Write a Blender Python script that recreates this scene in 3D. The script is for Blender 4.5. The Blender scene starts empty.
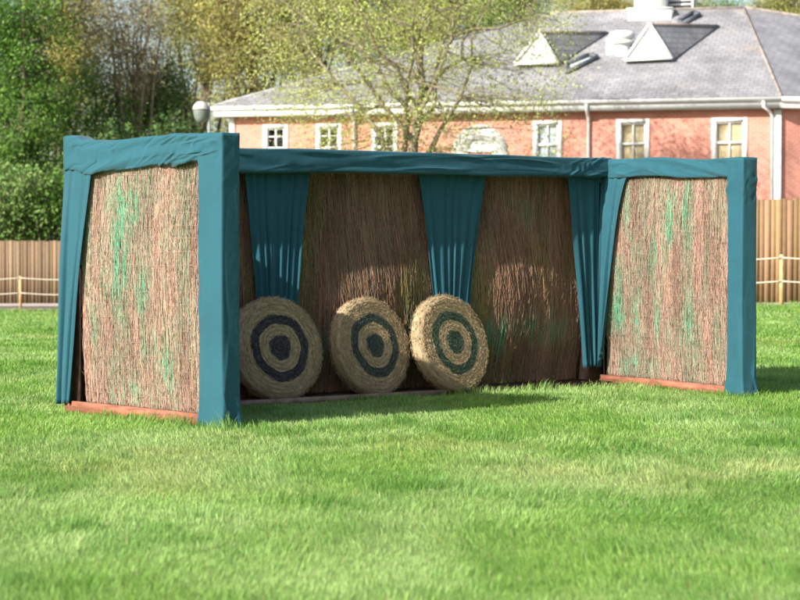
import bpy, math, random
import numpy as np
from mathutils import Vector

RS = np.random.RandomState
C = bpy.context.scene.collection
PI = math.pi
F_PX = 2150.0
CAM_H = 1.4
TH = math.atan(60 / F_PX)


# ------------------------------------------------------------------ placing
def ray(px, py):
    u, v = (px - 400) / F_PX, (300 - py) / F_PX
    return np.array([u, math.cos(TH) + v * math.sin(TH), -math.sin(TH) + v * math.cos(TH)])


def P(px, py, Y):
    r = ray(px, py)
    return np.array([0, 0, CAM_H]) + r * (Y / r[1])


def hit(px, py, p0, n):
    r = ray(px, py)
    o = np.array([0, 0, CAM_H])
    return o + r * (np.dot(np.asarray(p0) - o, n) / np.dot(r, n))


def sstep(a, b, x):
    t = np.clip((np.asarray(x, float) - a) / (b - a), 0, 1)
    return t * t * (3 - 2 * t)


def ground_z(x, y):
    return -0.85 * sstep(28, 68, y) * sstep(5, -8, x)


# ------------------------------------------------------------------ noise
def hash2(i, j, seed):
    n = np.sin(i * 127.1 + j * 311.7 + seed * 74.7) * 43758.5453
    return n - np.floor(n)


def vnoise(x, y, seed=0):
    x = np.asarray(x, float); y = np.asarray(y, float)
    i, j = np.floor(x), np.floor(y)
    fx, fy = x - i, y - j
    fx = fx * fx * (3 - 2 * fx); fy = fy * fy * (3 - 2 * fy)
    a, b = hash2(i, j, seed), hash2(i + 1, j, seed)
    c, d = hash2(i, j + 1, seed), hash2(i + 1, j + 1, seed)
    return a + (b - a) * fx + (c - a) * fy + (a - b - c + d) * fx * fy


def fbm(x, y, seed=0, o=3):
    s, a, t = 0, 1, 0
    for k in range(o):
        s = s + a * vnoise(x * 2 ** k, y * 2 ** k, seed + k * 13); t += a; a *= .5
    return s / t


# ------------------------------------------------------------------ meshes
OFF = {}


def mesh_data(name, V, Fs, uv=None, tint=None, smooth=False):
    V = np.asarray(V, np.float64).reshape(-1, 3)
    if not isinstance(Fs, (list, tuple)):
        Fs = [Fs]
    Fs = [np.asarray(f, np.int64) for f in Fs if len(f)]
    me = bpy.data.meshes.new(name)
    idx = np.concatenate([f.ravel() for f in Fs])
    tot = np.concatenate([np.full(len(f), f.shape[1]) for f in Fs])
    st = np.concatenate([[0], np.cumsum(tot)[:-1]])
    me.vertices.add(len(V)); me.vertices.foreach_set('co', V.astype(np.float32).ravel())
    me.loops.add(len(idx)); me.loops.foreach_set('vertex_index', idx.astype(np.int32))
    me.polygons.add(len(st)); me.polygons.foreach_set('loop_start', st.astype(np.int32))
    if smooth:
        me.polygons.foreach_set('use_smooth', np.ones(len(st), bool))
    if uv is not None:
        l = me.uv_layers.new(name='UVMap')
        l.data.foreach_set('uv', np.asarray(uv, np.float32)[idx].ravel())
    if tint is not None:
        a = me.attributes.new('tint', 'FLOAT_COLOR', 'POINT')
        t = np.ones((len(V), 4), np.float32); t[:, :3] = tint
        a.data.foreach_set('color', t.ravel())
    me.update(calc_edges=True)
    return me


class MB:
    """collects shapes and links them as one mesh object"""

    def __init__(s):
        s.V, s.F, s.U, s.T, s.n = [], [], [], [], 0

    def add(s, V, Fs, uv=None, tint=None):
        V = np.asarray(V, float).reshape(-1, 3)
        if not isinstance(Fs, (list, tuple)) or (len(Fs) and not hasattr(Fs[0][0], '__len__')):
            Fs = [Fs]
        for f in Fs:
            f = np.asarray(f, int)
            if len(f):
                s.F.append(f + s.n)
        s.V.append(V)
        s.U.append(np.zeros((len(V), 2)) if uv is None else np.asarray(uv, float))
        t = np.ones((len(V), 3)); t[:] = 1 if tint is None else tint
        s.T.append(t)
        s.n += len(V)
        return s

    def poly(s, pts, uv=None, tint=None):
        return s.add(pts, [np.arange(len(pts))[None, :]], uv, tint)

    def obox(s, c, ax, ay, az, h, tint=None):
        """box centre c, three axes, half sizes h"""
        c = np.asarray(c, float)
        A = [np.asarray(a, float) * k for a, k in zip((ax, ay, az), h)]
        V = [c + i * A[0] + j * A[1] + k * A[2] for i in (-1, 1) for j in (-1, 1) for k in (-1, 1)]
        Fq = [[0, 1, 3, 2], [4, 6, 7, 5], [0, 4, 5, 1], [2, 3, 7, 6], [0, 2, 6, 4], [1, 5, 7, 3]]
        return s.add(V, [np.array(Fq)], None, tint)

    def bar(s, p0, p1, n, w, d, tint=None):
        """bar from p0 to p1; n = normal for the depth axis; w across, d along n (full sizes)"""
        p0, p1 = np.asarray(p0, float), np.asarray(p1, float)
        a = p1 - p0; L = np.linalg.norm(a); a = a / L
        n = np.asarray(n, float); n = n - a * np.dot(n, a); n /= np.linalg.norm(n)
        return s.obox((p0 + p1) / 2, a, n, np.cross(a, n), (L / 2, d / 2, w / 2), tint)

    def tubes(s, pts, rad, sides=5, tint=None):
        V, Fq = tubes_vf(pts, rad, sides)
        t = None
        if tint is not None:
            t = np.repeat(np.asarray(tint, float).reshape(-1, 3), len(V) // len(np.asarray(tint).reshape(-1, 3)), 0)
        return s.add(V, [Fq], None, t)

    def tube(s, pts, rad, sides=8, cap=True):
        pts = np.asarray(pts, float)[None]
        rad = np.broadcast_to(np.asarray(rad, float), pts.shape[1])[None]
        V, Fq = tubes_vf(pts, rad, sides)
        fs = [Fq]
        if cap:
            fs.append(np.array([np.arange(sides)[::-1], np.arange(len(V) - sides, len(V))]))
        return s.add(V, fs)

    def lathe(s, prof, c=(0, 0, 0), sides=32):
        prof = np.asarray(prof, float); n = len(prof)
        a = np.linspace(0, 2 * PI, sides, endpoint=False)
        V = np.stack([prof[:, 0][:, None] * np.cos(a), prof[:, 0][:, None] * np.sin(a),
                      np.repeat(prof[:, 1][:, None], sides, 1)], -1).reshape(-1, 3) + np.asarray(c)
        i, j = np.meshgrid(np.arange(n - 1), np.arange(sides), indexing='ij')
        j2 = (j + 1) % sides
        Fq = np.stack([i * sides + j, i * sides + j2, (i + 1) * sides + j2, (i + 1) * sides + j], -1).reshape(-1, 4)
        return s.add(V, [Fq])

    def build(s, name, mat, parent=None, smooth=False, origin=None, tint=False):
        V = np.concatenate(s.V)
        by = {}
        for f in s.F:
            by.setdefault(f.shape[1], []).append(f)
        Fs = [np.concatenate(v) for v in by.values()]
        off = OFF[parent.name] if parent else (np.zeros(3) if origin is None else np.asarray(origin, float))
        me = mesh_data(name, V - off, Fs, np.concatenate(s.U), np.concatenate(s.T) if tint else None, smooth)
        me.materials.append(mat)
        o = bpy.data.objects.new(name, me); C.objects.link(o)
        if parent:
            o.parent = parent
        else:
            o.location = off
        OFF[o.name] = off
        return o


def tubes_vf(pts, rad, sides):
    pts = np.asarray(pts, float); rad = np.asarray(rad, float)
    N, k, _ = pts.shape
    t = np.gradient(pts, axis=1)
    t /= np.linalg.norm(t, axis=2, keepdims=True) + 1e-9
    m = pts[:, -1] - pts[:, 0]; m /= np.linalg.norm(m, axis=1, keepdims=True) + 1e-9
    ref = np.where(np.abs(m[:, 2:3]) > .9, np.array([[1., 0, 0]]), np.array([[0, 0, 1.]]))[:, None, :]
    a = np.cross(t, np.broadcast_to(ref, t.shape)); a /= np.linalg.norm(a, axis=2, keepdims=True) + 1e-9
    b = np.cross(t, a)
    ang = np.linspace(0, 2 * PI, sides, endpoint=False)
    V = pts[:, :, None, :] + rad[:, :, None, None] * (a[:, :, None, :] * np.cos(ang)[:, None] + b[:, :, None, :] * np.sin(ang)[:, None])
    n, i, j = np.meshgrid(np.arange(N), np.arange(k - 1), np.arange(sides), indexing='ij')
    j2 = (j + 1) % sides
    base = n * k * sides
    Fq = np.stack([base + i * sides + j, base + i * sides + j2, base + (i + 1) * sides + j2, base + (i + 1) * sides + j], -1).reshape(-1, 4)
    return V.reshape(-1, 3), Fq


def tag(o, label=None, cat=None, group=None, kind=None):
    for k, v in (('label', label), ('category', cat), ('group', group), ('kind', kind)):
        if v:
            o[k] = v
    return o


def thing(name, label, cat, loc, group=None):
    o = bpy.data.objects.new(name, None); C.objects.link(o)
    o.location = loc; o.empty_display_size = .2
    OFF[o.name] = np.asarray(loc, float)
    return tag(o, label, cat, group)


def copy_tree(o, loc=None, parent=None):
    c = o.copy(); C.objects.link(c)
    if parent:
        c.parent = parent
    if loc is not None:
        c.location = loc
    OFF[c.name] = np.asarray(loc if loc is not None else OFF[parent.name], float)
    for ch in list(o.children):
        copy_tree(ch, None, c)
    return c


# ------------------------------------------------------------------ materials
def new_mat(name):
    m = bpy.data.materials.new(name); m.use_nodes = True
    nt = m.node_tree
    b = nt.nodes['Principled BSDF']
    return m, nt, b


def node(nt, t, **kw):
    n = nt.nodes.new(t)
    for k, v in kw.items():
        if hasattr(n, k) and k not in n.inputs:
            setattr(n, k, v)
        else:
            n.inputs[k].default_value = v
    return n


def mat(name, col, rough=.7, var=.15, scale=6, bump=0, spec=.3, stretch=(1, 1, 1), col2=None):
    m, nt, b = new_mat(name)
    L = nt.links.new
    tc = node(nt, 'ShaderNodeTexCoord'); mp = node(nt, 'ShaderNodeMapping')
    mp.inputs['Scale'].default_value = stretch
    L(tc.outputs['Object'], mp.inputs[0])
    no = node(nt, 'ShaderNodeTexNoise', Scale=scale, Detail=6.0, Roughness=.6); L(mp.outputs[0], no.inputs['Vector'])
    mx = node(nt, 'ShaderNodeMix', data_type='RGBA')
    c2 = col2 or [c * (1 - var * 2) for c in col]
    c1 = col if col2 else [min(1, c * (1 + var)) for c in col]
    mx.inputs[6].default_value = (*c2, 1); mx.inputs[7].default_value = (*c1, 1)
    rp = node(nt, 'ShaderNodeMapRange'); rp.inputs[1].default_value = .3; rp.inputs[2].default_value = .7
    L(no.outputs[0], rp.inputs[0]); L(rp.outputs[0], mx.inputs[0]); L(mx.outputs[2], b.inputs['Base Color'])
    b.inputs['Roughness'].default_value = rough
    b.inputs['Specular IOR Level'].default_value = spec
    if bump:
        bp = node(nt, 'ShaderNodeBump', Strength=bump, Distance=.02); L(no.outputs[0], bp.inputs['Height']); L(bp.outputs[0], b.inputs['Normal'])
    return m


def tint_mat(name, rough=.7, transl=0., spec=.25, var=.0, scale=20.):
    m, nt, b = new_mat(name)
    L = nt.links.new
    at = node(nt, 'ShaderNodeAttribute', attribute_name='tint')
    out = at.outputs['Color']
    if var:
        tc = node(nt, 'ShaderNodeTexCoord')
        no = node(nt, 'ShaderNodeTexNoise', Scale=scale, Detail=4.0); L(tc.outputs['Object'], no.inputs['Vector'])
        rp = node(nt, 'ShaderNodeMapRange'); rp.inputs[3].default_value = 1 - var; rp.inputs[4].default_value = 1 + var
        L(no.outputs[0], rp.inputs[0])
        mx = node(nt, 'ShaderNodeVectorMath', operation='SCALE'); L(out, mx.inputs[0]); L(rp.outputs[0], mx.inputs['Scale'])
        out = mx.outputs[0]
    L(out, b.inputs['Base Color'])
    b.inputs['Roughness'].default_value = rough
    b.inputs['Specular IOR Level'].default_value = spec
    if transl:
        tr = node(nt, 'ShaderNodeBsdfTranslucent'); L(out, tr.inputs[0])
        ms = node(nt, 'ShaderNodeMixShader'); ms.inputs[0].default_value = transl
        L(b.outputs[0], ms.inputs[1]); L(tr.outputs[0], ms.inputs[2])
        L(ms.outputs[0], nt.nodes['Material Output'].inputs[0])
    return m


def brick_mat(name, c1, c2, mort, bw, bh, msize, rough=.85, blotch=.25, offset=.5, patch=None, bump=.3):
    m, nt, b = new_mat(name)
    L = nt.links.new
    tc = node(nt, 'ShaderNodeTexCoord')
    br = node(nt, 'ShaderNodeTexBrick', offset=offset, offset_frequency=2)
    br.inputs['Color1'].default_value = (*c1, 1); br.inputs['Color2'].default_value = (*c2, 1); br.inputs['Mortar'].default_value = (*mort, 1)
    br.inputs['Scale'].default_value = 1; br.inputs['Mortar Size'].default_value = msize; br.inputs['Mortar Smooth'].default_value = .3
    br.inputs['Brick Width'].default_value = bw; br.inputs['Row Height'].default_value = bh; br.inputs['Bias'].default_value = 0
    L(tc.outputs['UV'], br.inputs['Vector'])
    no = node(nt, 'ShaderNodeTexNoise', Scale=.9, Detail=8.0, Roughness=.65); L(tc.outputs['UV'], no.inputs['Vector'])
    rp = node(nt, 'ShaderNodeMapRange'); rp.inputs[1].default_value = .3; rp.inputs[2].default_value = .7
    rp.inputs[3].default_value = 1 - blotch; rp.inputs[4].default_value = 1 + blotch
    L(no.outputs[0], rp.inputs[0])
    sc = node(nt, 'ShaderNodeVectorMath', operation='SCALE'); L(br.outputs[0], sc.inputs[0]); L(rp.outputs[0], sc.inputs['Scale'])
    out = sc.outputs[0]
    if patch:
        n2 = node(nt, 'ShaderNodeTexNoise', Scale=.55, Detail=9.0, Roughness=.7); L(tc.outputs['Object'], n2.inputs['Vector'])
        r2 = node(nt, 'ShaderNodeMapRange'); r2.inputs[1].default_value = .56; r2.inputs[2].default_value = .72; r2.inputs[4].default_value = .55
        L(n2.outputs[0], r2.inputs[0])
        mx = node(nt, 'ShaderNodeMix', data_type='RGBA'); L(out, mx.inputs[6]); mx.inputs[7].default_value = (*patch, 1); L(r2.outputs[0], mx.inputs[0])
        out = mx.outputs[2]
    L(out, b.inputs['Base Color'])
    b.inputs['Roughness'].default_value = rough; b.inputs['Specular IOR Level'].default_value = .3
    bp = node(nt, 'ShaderNodeBump', Strength=bump, Distance=.01); L(br.outputs['Fac'], bp.inputs['Height']); bp.invert = True
    L(bp.outputs[0], b.inputs['Normal'])
    return m


def glass_mat(name):
    m, nt, b = new_mat(name)
    L = nt.links.new
    tr = node(nt, 'ShaderNodeBsdfTransparent'); tr.inputs[0].default_value = (.9, .93, .95, 1)
    gl = node(nt, 'ShaderNodeBsdfGlossy'); gl.inputs['Roughness'].default_value = .03
    lw = node(nt, 'ShaderNodeLayerWeight', Blend=.5)
    pw = node(nt, 'ShaderNodeMath', operation='POWER'); pw.inputs[1].default_value = 5.0; L(lw.outputs['Facing'], pw.inputs[0])
    ad = node(nt, 'ShaderNodeMath', operation='ADD'); ad.inputs[1].default_value = .06; ad.use_clamp = True; L(pw.outputs[0], ad.inputs[0])
    ms = node(nt, 'ShaderNodeMixShader'); L(ad.outputs[0], ms.inputs[0]); L(tr.outputs[0], ms.inputs[1]); L(gl.outputs[0], ms.inputs[2])
    L(ms.outputs[0], nt.nodes['Material Output'].inputs[0])
    return m


def cloth_mat(name, col):
    m, nt, b = new_mat(name)
    L = nt.links.new
    tc = node(nt, 'ShaderNodeTexCoord')
    no = node(nt, 'ShaderNodeTexNoise', Scale=1.9, Detail=9.0, Roughness=.68); L(tc.outputs['Object'], no.inputs['Vector'])
    rp = node(nt, 'ShaderNodeMapRange'); rp.inputs[3].default_value = .68; rp.inputs[4].default_value = 1.30; L(no.outputs[0], rp.inputs[0])
    rgb = node(nt, 'ShaderNodeRGB'); rgb.outputs[0].default_value = (*col, 1)
    sc = node(nt, 'ShaderNodeVectorMath', operation='SCALE'); L(rgb.outputs[0], sc.inputs[0]); L(rp.outputs[0], sc.inputs['Scale'])
    L(sc.outputs[0], b.inputs['Base Color'])
    b.inputs['Roughness'].default_value = .75; b.inputs['Specular IOR Level'].default_value = .25
    b.inputs['Sheen Weight'].default_value = .1; b.inputs['Sheen Roughness'].default_value = .5
    n2 = node(nt, 'ShaderNodeTexNoise', Scale=14.0, Detail=3.0); L(tc.outputs['Object'], n2.inputs['Vector'])
    bp = node(nt, 'ShaderNodeBump', Strength=.25, Distance=.01); L(n2.outputs[0], bp.inputs['Height']); L(bp.outputs[0], b.inputs['Normal'])
    return m


M = dict(
    cloth=cloth_mat('teal_cloth', (.0112, .076, .103)),
    twig=tint_mat('brushwood_twigs', .85, 0, .2),
    backing=mat('backing_board', (.060, .032, .024), .9, .3, 12, .3),
    redwood=mat('red_stained_timber', (.30, .115, .07), .75, .25, 5, .3, stretch=(1, 1, 6)),
    plank=mat('weathered_plank', (.30, .20, .145), .8, .3, 5, .3),
    darkwood=mat('dark_timber', (.085, .045, .033), .85, .3, 6, .3),
    wire=mat('galvanised_wire', (.42, .29, .235), .6, .1, 20),
    straw=tint_mat('woven_straw', .85, 0, .2, .25, 60.),
    grass=tint_mat('grass_blades', .5, .42, .4),
    lawn=tint_mat('lawn_ground', .95, 0, .1, .35, 9.),
    leaf=tint_mat('leaves', .55, .35, .3),
    bark=mat('bark', (.13, .10, .07), .9, .3, 9, .5, stretch=(1, 1, .3)),
    barkpale=mat('pale_bark', (.27, .22, .16), .9, .3, 9, .5, stretch=(1, 1, .3)),
    fence=tint_mat('fence_boards', .85, 0, .2, .2, 7.),
    post=mat('pale_round_timber', (.50, .34, .17), .75, .15, 8, .2),
    rope=mat('pale_rope', (.62, .55, .45), .9, .15, 40, .3),
    path=mat('pale_path', (.40, .36, .32), .95, .15, 2.5, .1),
    brick=brick_mat('orange_red_brick', (.55, .215, .155), (.48, .170, .122), (.50, .32, .26), .225, .075, .012, blotch=.16),
    slate=brick_mat('grey_slate', (.252, .250, .260), (.198, .198, .210), (.115, .115, .125), .30, .21, .012, rough=.7, blotch=.30, patch=(.33, .27, .21), bump=.6),
    ridge=mat('ridge_tiles', (.30, .255, .225), .85, .25, 3, .2),
    slatehip=mat('slate_hip', (.27, .27, .285), .7, .2, 3, .2),
    bowl=mat('frosted_bowl', (.17, .19, .185), .3, .1, 4),
    white=mat('white_paint', (.78, .78, .77), .5, .06, 3),
    soffit=mat('soffit_board', (.55, .53, .50), .7, .1, 3),
    lead=mat('lead_grey', (.10, .11, .13), .5, .2, 4),
    blind=mat('ochre_blind', (.80, .60, .34), .9, .08, 3, stretch=(.5, .5, 6)),
    paleblind=mat('white_blind', (.74, .75, .74), .9, .05, 3),
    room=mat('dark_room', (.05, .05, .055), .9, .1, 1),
    glass=glass_mat('window_glass'),
    lampwhite=mat('lamp_cover', (.47, .44, .39), .45, .08, 4),
    metal=mat('grey_metal', (.22, .23, .23), .5, .12, 5),
)

# ------------------------------------------------------------------ light, sky, camera
SUN_E = math.radians(30)
SUN_XY = np.array([-.722, -.690]); SUN_XY /= np.linalg.norm(SUN_XY)
sc = bpy.context.scene
w = bpy.data.worlds.new('World'); sc.world = w; w.use_nodes = True
nt = w.node_tree
bg = nt.nodes['Background']; bg.inputs[1].default_value = .095
sky = nt.nodes.new('ShaderNodeTexSky'); sky.sky_type = 'NISHITA'; sky.sun_disc = False
sky.sun_elevation = SUN_E; sky.sun_rotation = math.atan2(SUN_XY[0], SUN_XY[1]) % (2 * PI)
sky.air_density = 1.0; sky.dust_density = 2.5; sky.ozone_density = 1.0
nt.links.new(sky.outputs[0], bg.inputs[0])
sd = bpy.data.lights.new('sun', 'SUN'); sd.energy = 4.4; sd.angle = math.radians(.55); sd.color = (1, .95, .87)
so = bpy.data.objects.new('sun', sd); C.objects.link(so)
so.rotation_euler = Vector((-SUN_XY[0] * math.cos(SUN_E), -SUN_XY[1] * math.cos(SUN_E), -math.sin(SUN_E))).to_track_quat('-Z', 'Y').to_euler()
so.location = (-30, -30, 40)
cd = bpy.data.cameras.new('camera'); cam = bpy.data.objects.new('camera', cd); C.objects.link(cam); sc.camera = cam
cam.location = (0, 0, CAM_H); cam.rotation_euler = (PI / 2 - TH, 0, 0)
cd.sensor_width = 36; cd.lens = F_PX / 800 * 36; cd.clip_end = 3000
cd.dof.use_dof = True; cd.dof.focus_distance = 18.3; cd.dof.aperture_fstop = 3.8
vs = sc.view_settings
vs.view_transform = 'Standard'; vs.look = 'None'; vs.exposure = 1.13; vs.gamma = 1; vs.use_curve_mapping = False

# ------------------------------------------------------------------ lawn
def lawn_tint(x, y, seed=5):
    """lawn colour: bright green, with paler, yellower and deeper patches"""
    x = np.asarray(x, float); y = np.asarray(y, float)
    g1 = np.array([.225, .385, .075]); g2 = np.array([.315, .455, .150]); g3 = np.array([.40, .385, .15]); g4 = np.array([.130, .280, .045])
    a = sstep(.35, .68, fbm(x * .9, y * .55, seed))[..., None]
    c = g1 * (1 - a) + g2 * a
    b = sstep(.60, .80, fbm(x * .75 + 40, y * .42, seed + 3))[..., None] * .45
    for (px, py, r) in ((440, 445, .55), (255, 437, .35), (700, 480, .6), (770, 470, .5), (560, 470, .5), (90, 470, .5), (160, 455, .4)):
        q = hit(px, py, (0, 0, 0), np.array([0, 0, 1.]))
        b = np.maximum(b, (.5 * np.exp(-(((x - q[0]) / r) ** 2 + ((y - q[1]) / (r * 1.3)) ** 2)) * (.4 + .9 * fbm(x * 4, y * 4, 77)))[..., None])
    c = c * (1 - b) + g3 * b
    d = sstep(.52, .72, fbm(x * 2.6 + 9, y * 1.5, seed + 7))[..., None] * .75
    return c * (1 - d) + g4 * d


def make_ground():
    xs = np.concatenate([np.linspace(-900, -60, 20)[:-1], np.linspace(-60, 60, 161), np.linspace(60, 900, 20)[1:]])
    ys = np.concatenate([np.linspace(-60, 4, 12)[:-1], np.linspace(4, 80, 190), np.linspace(80, 1500, 40)[1:]])
    X, Y = np.meshgrid(xs, ys, indexing='ij')
    Z = ground_z(X, Y)
    V = np.stack([X, Y, Z], -1).reshape(-1, 3)
    n, m = X.shape
    i, j = np.meshgrid(np.arange(n - 1), np.arange(m - 1), indexing='ij')
    Fq = np.stack([i * m + j, (i + 1) * m + j, (i + 1) * m + j + 1, i * m + j + 1], -1).reshape(-1, 4)
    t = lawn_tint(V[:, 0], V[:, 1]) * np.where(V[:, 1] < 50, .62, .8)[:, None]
    far = sstep(47, 52, V[:, 1] + 1.0 * np.minimum(0, V[:, 0] + 3) * 1.9)[:, None]      # bare earth and paving behind the fences
    t = t * (1 - far) + np.array([.17, .145, .115]) * far
    me = mesh_data('ground', V, Fq, None, t, True)
    me.materials.append(M['lawn'])
    o = bpy.data.objects.new('ground', me); C.objects.link(o); tag(o, kind='structure')


make_ground()

# booth plan
BL = np.array([-2.72, 17.5]); BR = np.array([1.96, 21.08])
FL = np.array([-1.31, 15.93]); FR = np.array([3.06, 19.2])
uw = (BR - BL) / np.linalg.norm(BR - BL); LW = np.linalg.norm(BR - BL)
ul = (FL - BL) / np.linalg.norm(FL - BL); LLW = np.linalg.norm(FL - BL)
ur = (FR - BR) / np.linalg.norm(FR - BR); LRW = np.linalg.norm(FR - BR)
nb = np.array([uw[1], -uw[0]]); nl = np.array([ul[1], -ul[0]]); nr = np.array([ur[1], -ur[0]])


def v3(a, z=0.): return np.array([a[0], a[1], z])


def make_grass():
    r = RS(11)
    zones = [(7.6, 10, 3600, .0034), (10, 13, 2700, .0040), (13, 17, 2000, .0050), (17, 22, 1500, .0062), (22, 30, 750, .0095), (30, 39, 420, .014), (39, 47.5, 300, .019), (47.5, 69.5, 120, .03)]
    XY, W = [], []
    for y0, y1, den, wd in zones:
        mg = .36 if y1 < 13.5 else .28 if y1 < 22.5 else .23 if y1 < 47.6 else .2
        half = mg * y1 + .35
        n = int(1.3 * den * (y1 - y0) * half * 2)
        y = r.uniform(y0, y1, n); x = r.uniform(-half, half, n)
        k = np.abs(x) < mg * y + .35
        if y0 > 45:
            k &= (x < -6)
        x, y = x[k], y[k]
        XY.append(np.stack([x, y], -1)); W.append(wd * r.uniform(.7, 1.35, len(x)))
    XY = np.concatenate(XY); W = np.concatenate(W)
    # keep grass out of the booth walls and floor ledge
    q = XY - BL
    a, b = q @ uw, q @ nb
    inside = (a > -.05) & (a < LW + .05) & (b < .42) & (b > -.12)
    q2 = XY - BL; a2, b2 = q2 @ ul, q2 @ nl
    inside |= (a2 > -.05) & (a2 < LLW + .02) & (b2 < .015) & (b2 > -.17)
    q3 = XY - BR; a3, b3 = q3 @ ur, q3 @ nr
    inside |= (a3 > -.05) & (a3 < LRW + .02) & (b3 < .015) & (b3 > -.17)
    # worn strip of the path
    XY, W = XY[~inside], W[~inside]
    x, y = XY[:, 0], XY[:, 1]
    N = len(x)
    cl = fbm(x * 2.3, y * 1.9, 31)
    tuft = sstep(.55, .8, fbm(x * 3.1 + 5, y * 2.4, 44))
    Lh = (.020 + .028 * cl + .036 * tuft) * r.uniform(.6, 1.35, N) * np.where(y > 22, 1.15, 1)
    # longer grass against the boards
    q = XY - BL; d1 = np.where((q @ ul > -.1) & (q @ ul < LLW + .1), np.abs(q @ nl), 9)
    q3 = XY - BR; d3 = np.where((q3 @ ur > -.1) & (q3 @ ur < LRW + .1), np.abs(q3 @ nr), 9)
    d2 = np.where((q @ uw > 2.2) & (q @ uw < LW), np.abs(q @ nb - .42), 9)
    near = np.minimum(np.minimum(d1, d3), d2)
    lath = (q @ uw > 0) & (q @ uw < 3.6) & (q @ nb > .3) & (q @ nb < .62)
    Lh[lath] *= .55
    Lh *= 1 + .75 * np.exp(-(near / .12) ** 2)
    wind = fbm(x * .8, y * .8, 90) * 6.28 * 1.5
    ang = wind + r.normal(0, 1.1, N)
    lean = r.uniform(.15, .95, N) * Lh
    dx, dy = np.cos(ang), np.sin(ang)
    face = r.uniform(0, PI, N)
    wx, wy = np.cos(face) * W / 2, np.sin(face) * W / 2
    z = ground_z(x, y) - .004
    b0 = np.stack([x - wx, y - wy, z], -1); b1 = np.stack([x + wx, y + wy, z], -1)
    mx, my, mz = x + dx * lean * .35, y + dy * lean * .35, z + Lh * .6
    m0 = np.stack([mx - wx * .8, my - wy * .8, mz], -1); m1 = np.stack([mx + wx * .8, my + wy * .8, mz], -1)
    tp = np.stack([x + dx * lean, y + dy * lean, z + Lh * np.sqrt(np.clip(1.1 - (lean / Lh) ** 2 * .6, .1, 1))], -1)
    V = np.stack([b0, b1, m0, m1, tp], 1).reshape(-1, 3)
    k = np.arange(N)[:, None] * 5
    Q = k + np.array([0, 1, 3, 2]); T = k + np.array([2, 3, 4])
    col = lawn_tint(x, y) * r.uniform(.72, 1.3, N)[:, None]
    dry = r.rand(N) < .05
    col[dry] = np.array([.36, .32, .14]) * r.uniform(.7, 1.15, (dry.sum(), 1))
    deep = tuft[:, None] * .45
    col = col * (1 - deep) + np.array([.11, .28, .04]) * deep
    me = mesh_data('grass', V, [Q, T], None, np.repeat(col, 5, 0))
    me.materials.append(M['grass'])
    o = bpy.data.objects.new('grass', me); C.objects.link(o)
    tag(o, 'short bright green lawn grass with yellowish worn patches', 'grass', kind='stuff')


make_grass()


# ------------------------------------------------------------------ the booth
def folds(s, c, seed, n, amp, wid=(.012, .03), ang=(-.5, .5), length=(.15, .5), S=1., Cc=1.):
    """cloth folds: gaussian ridges along random short lines over a (s, c) sheet in metres"""
    r = RS(seed); d = np.zeros_like(s)
    for _ in range(n):
        s0, c0, th = r.uniform(0, S), r.uniform(0, Cc), r.uniform(*ang)
        w_, l_, a_ = r.uniform(*wid), r.uniform(*length), r.uniform(-.6, 1) * amp
        al = (s - s0) * math.cos(th) + (c - c0) * math.sin(th)
        pe = -(s - s0) * math.sin(th) + (c - c0) * math.cos(th) + .12 * al ** 2
        d += a_ * np.exp(-(pe / w_) ** 2 - (al / l_) ** 2)
    return d


def wrapped(mb, cen, A, a, B, b, L, dispf, nc=110, fade=0.):
    """cloth wrapped round a beam: centres along it, two cross axes with half sizes per station"""
    cen = np.asarray(cen, float); n = len(cen)
    ex = .13
    pf = np.linspace(0, 2 * PI, 4001)
    fx = np.sign(np.cos(pf)) * np.abs(np.cos(pf)) ** ex * np.mean(a); fy = np.sign(np.sin(pf)) * np.abs(np.sin(pf)) ** ex * np.mean(b)
    cu = np.concatenate([[0], np.cumsum(np.hypot(np.diff(fx), np.diff(fy)))])
    ph = np.interp(np.linspace(0, cu[-1], nc, endpoint=False), cu, pf)
    cs, sn = np.cos(ph), np.sin(ph)
    ca = np.sign(cs) * np.abs(cs) ** ex; sa = np.sign(sn) * np.abs(sn) ** ex
    a = np.broadcast_to(a, n)[:, None]; b = np.broadcast_to(b, n)[:, None]
    s = np.repeat(np.linspace(0, L, n)[:, None], nc, 1)
    per = np.cumsum(np.hypot(np.diff(ca, prepend=ca[-1]) * a.mean(), np.diff(sa, prepend=sa[-1]) * b.mean()))
    c = np.repeat(per[None], n, 0)
    d = dispf(s, c, per[-1])
    if fade:
        d = d * sstep(0, fade, s) * sstep(0, fade, L - s)
    # fade displacement seam
    nx_, ny_ = np.sign(cs) * np.abs(cs) ** 1.0, np.sign(sn) * np.abs(sn) ** 1.0
    dx_ = np.where(np.abs(ca) > .985, np.sign(ca), nx_); dy_ = np.where(np.abs(sa) > .985, np.sign(sa), ny_)
    dx_ = np.where((np.abs(sa) > .985) & (np.abs(ca) <= .985), 0, dx_); dy_ = np.where((np.abs(ca) > .985) & (np.abs(sa) <= .985), 0, dy_)
    X = a * ca + d * dx_; Y = b * sa + d * dy_
    V = cen[:, None, :] + X[..., None] * np.asarray(A) + Y[..., None] * np.asarray(B)
    i, j = np.meshgrid(np.arange(n - 1), np.arange(nc), indexing='ij'); j2 = (j + 1) % nc
    Fq = np.stack([i * nc + j, i * nc + j2, (i + 1) * nc + j2, (i + 1) * nc + j], -1).reshape(-1, 4)
    caps = np.array([np.arange(nc)[::-1], np.arange((n - 1) * nc, n * nc)])
    mb.add(V.reshape(-1, 3), [Fq, caps])


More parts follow.
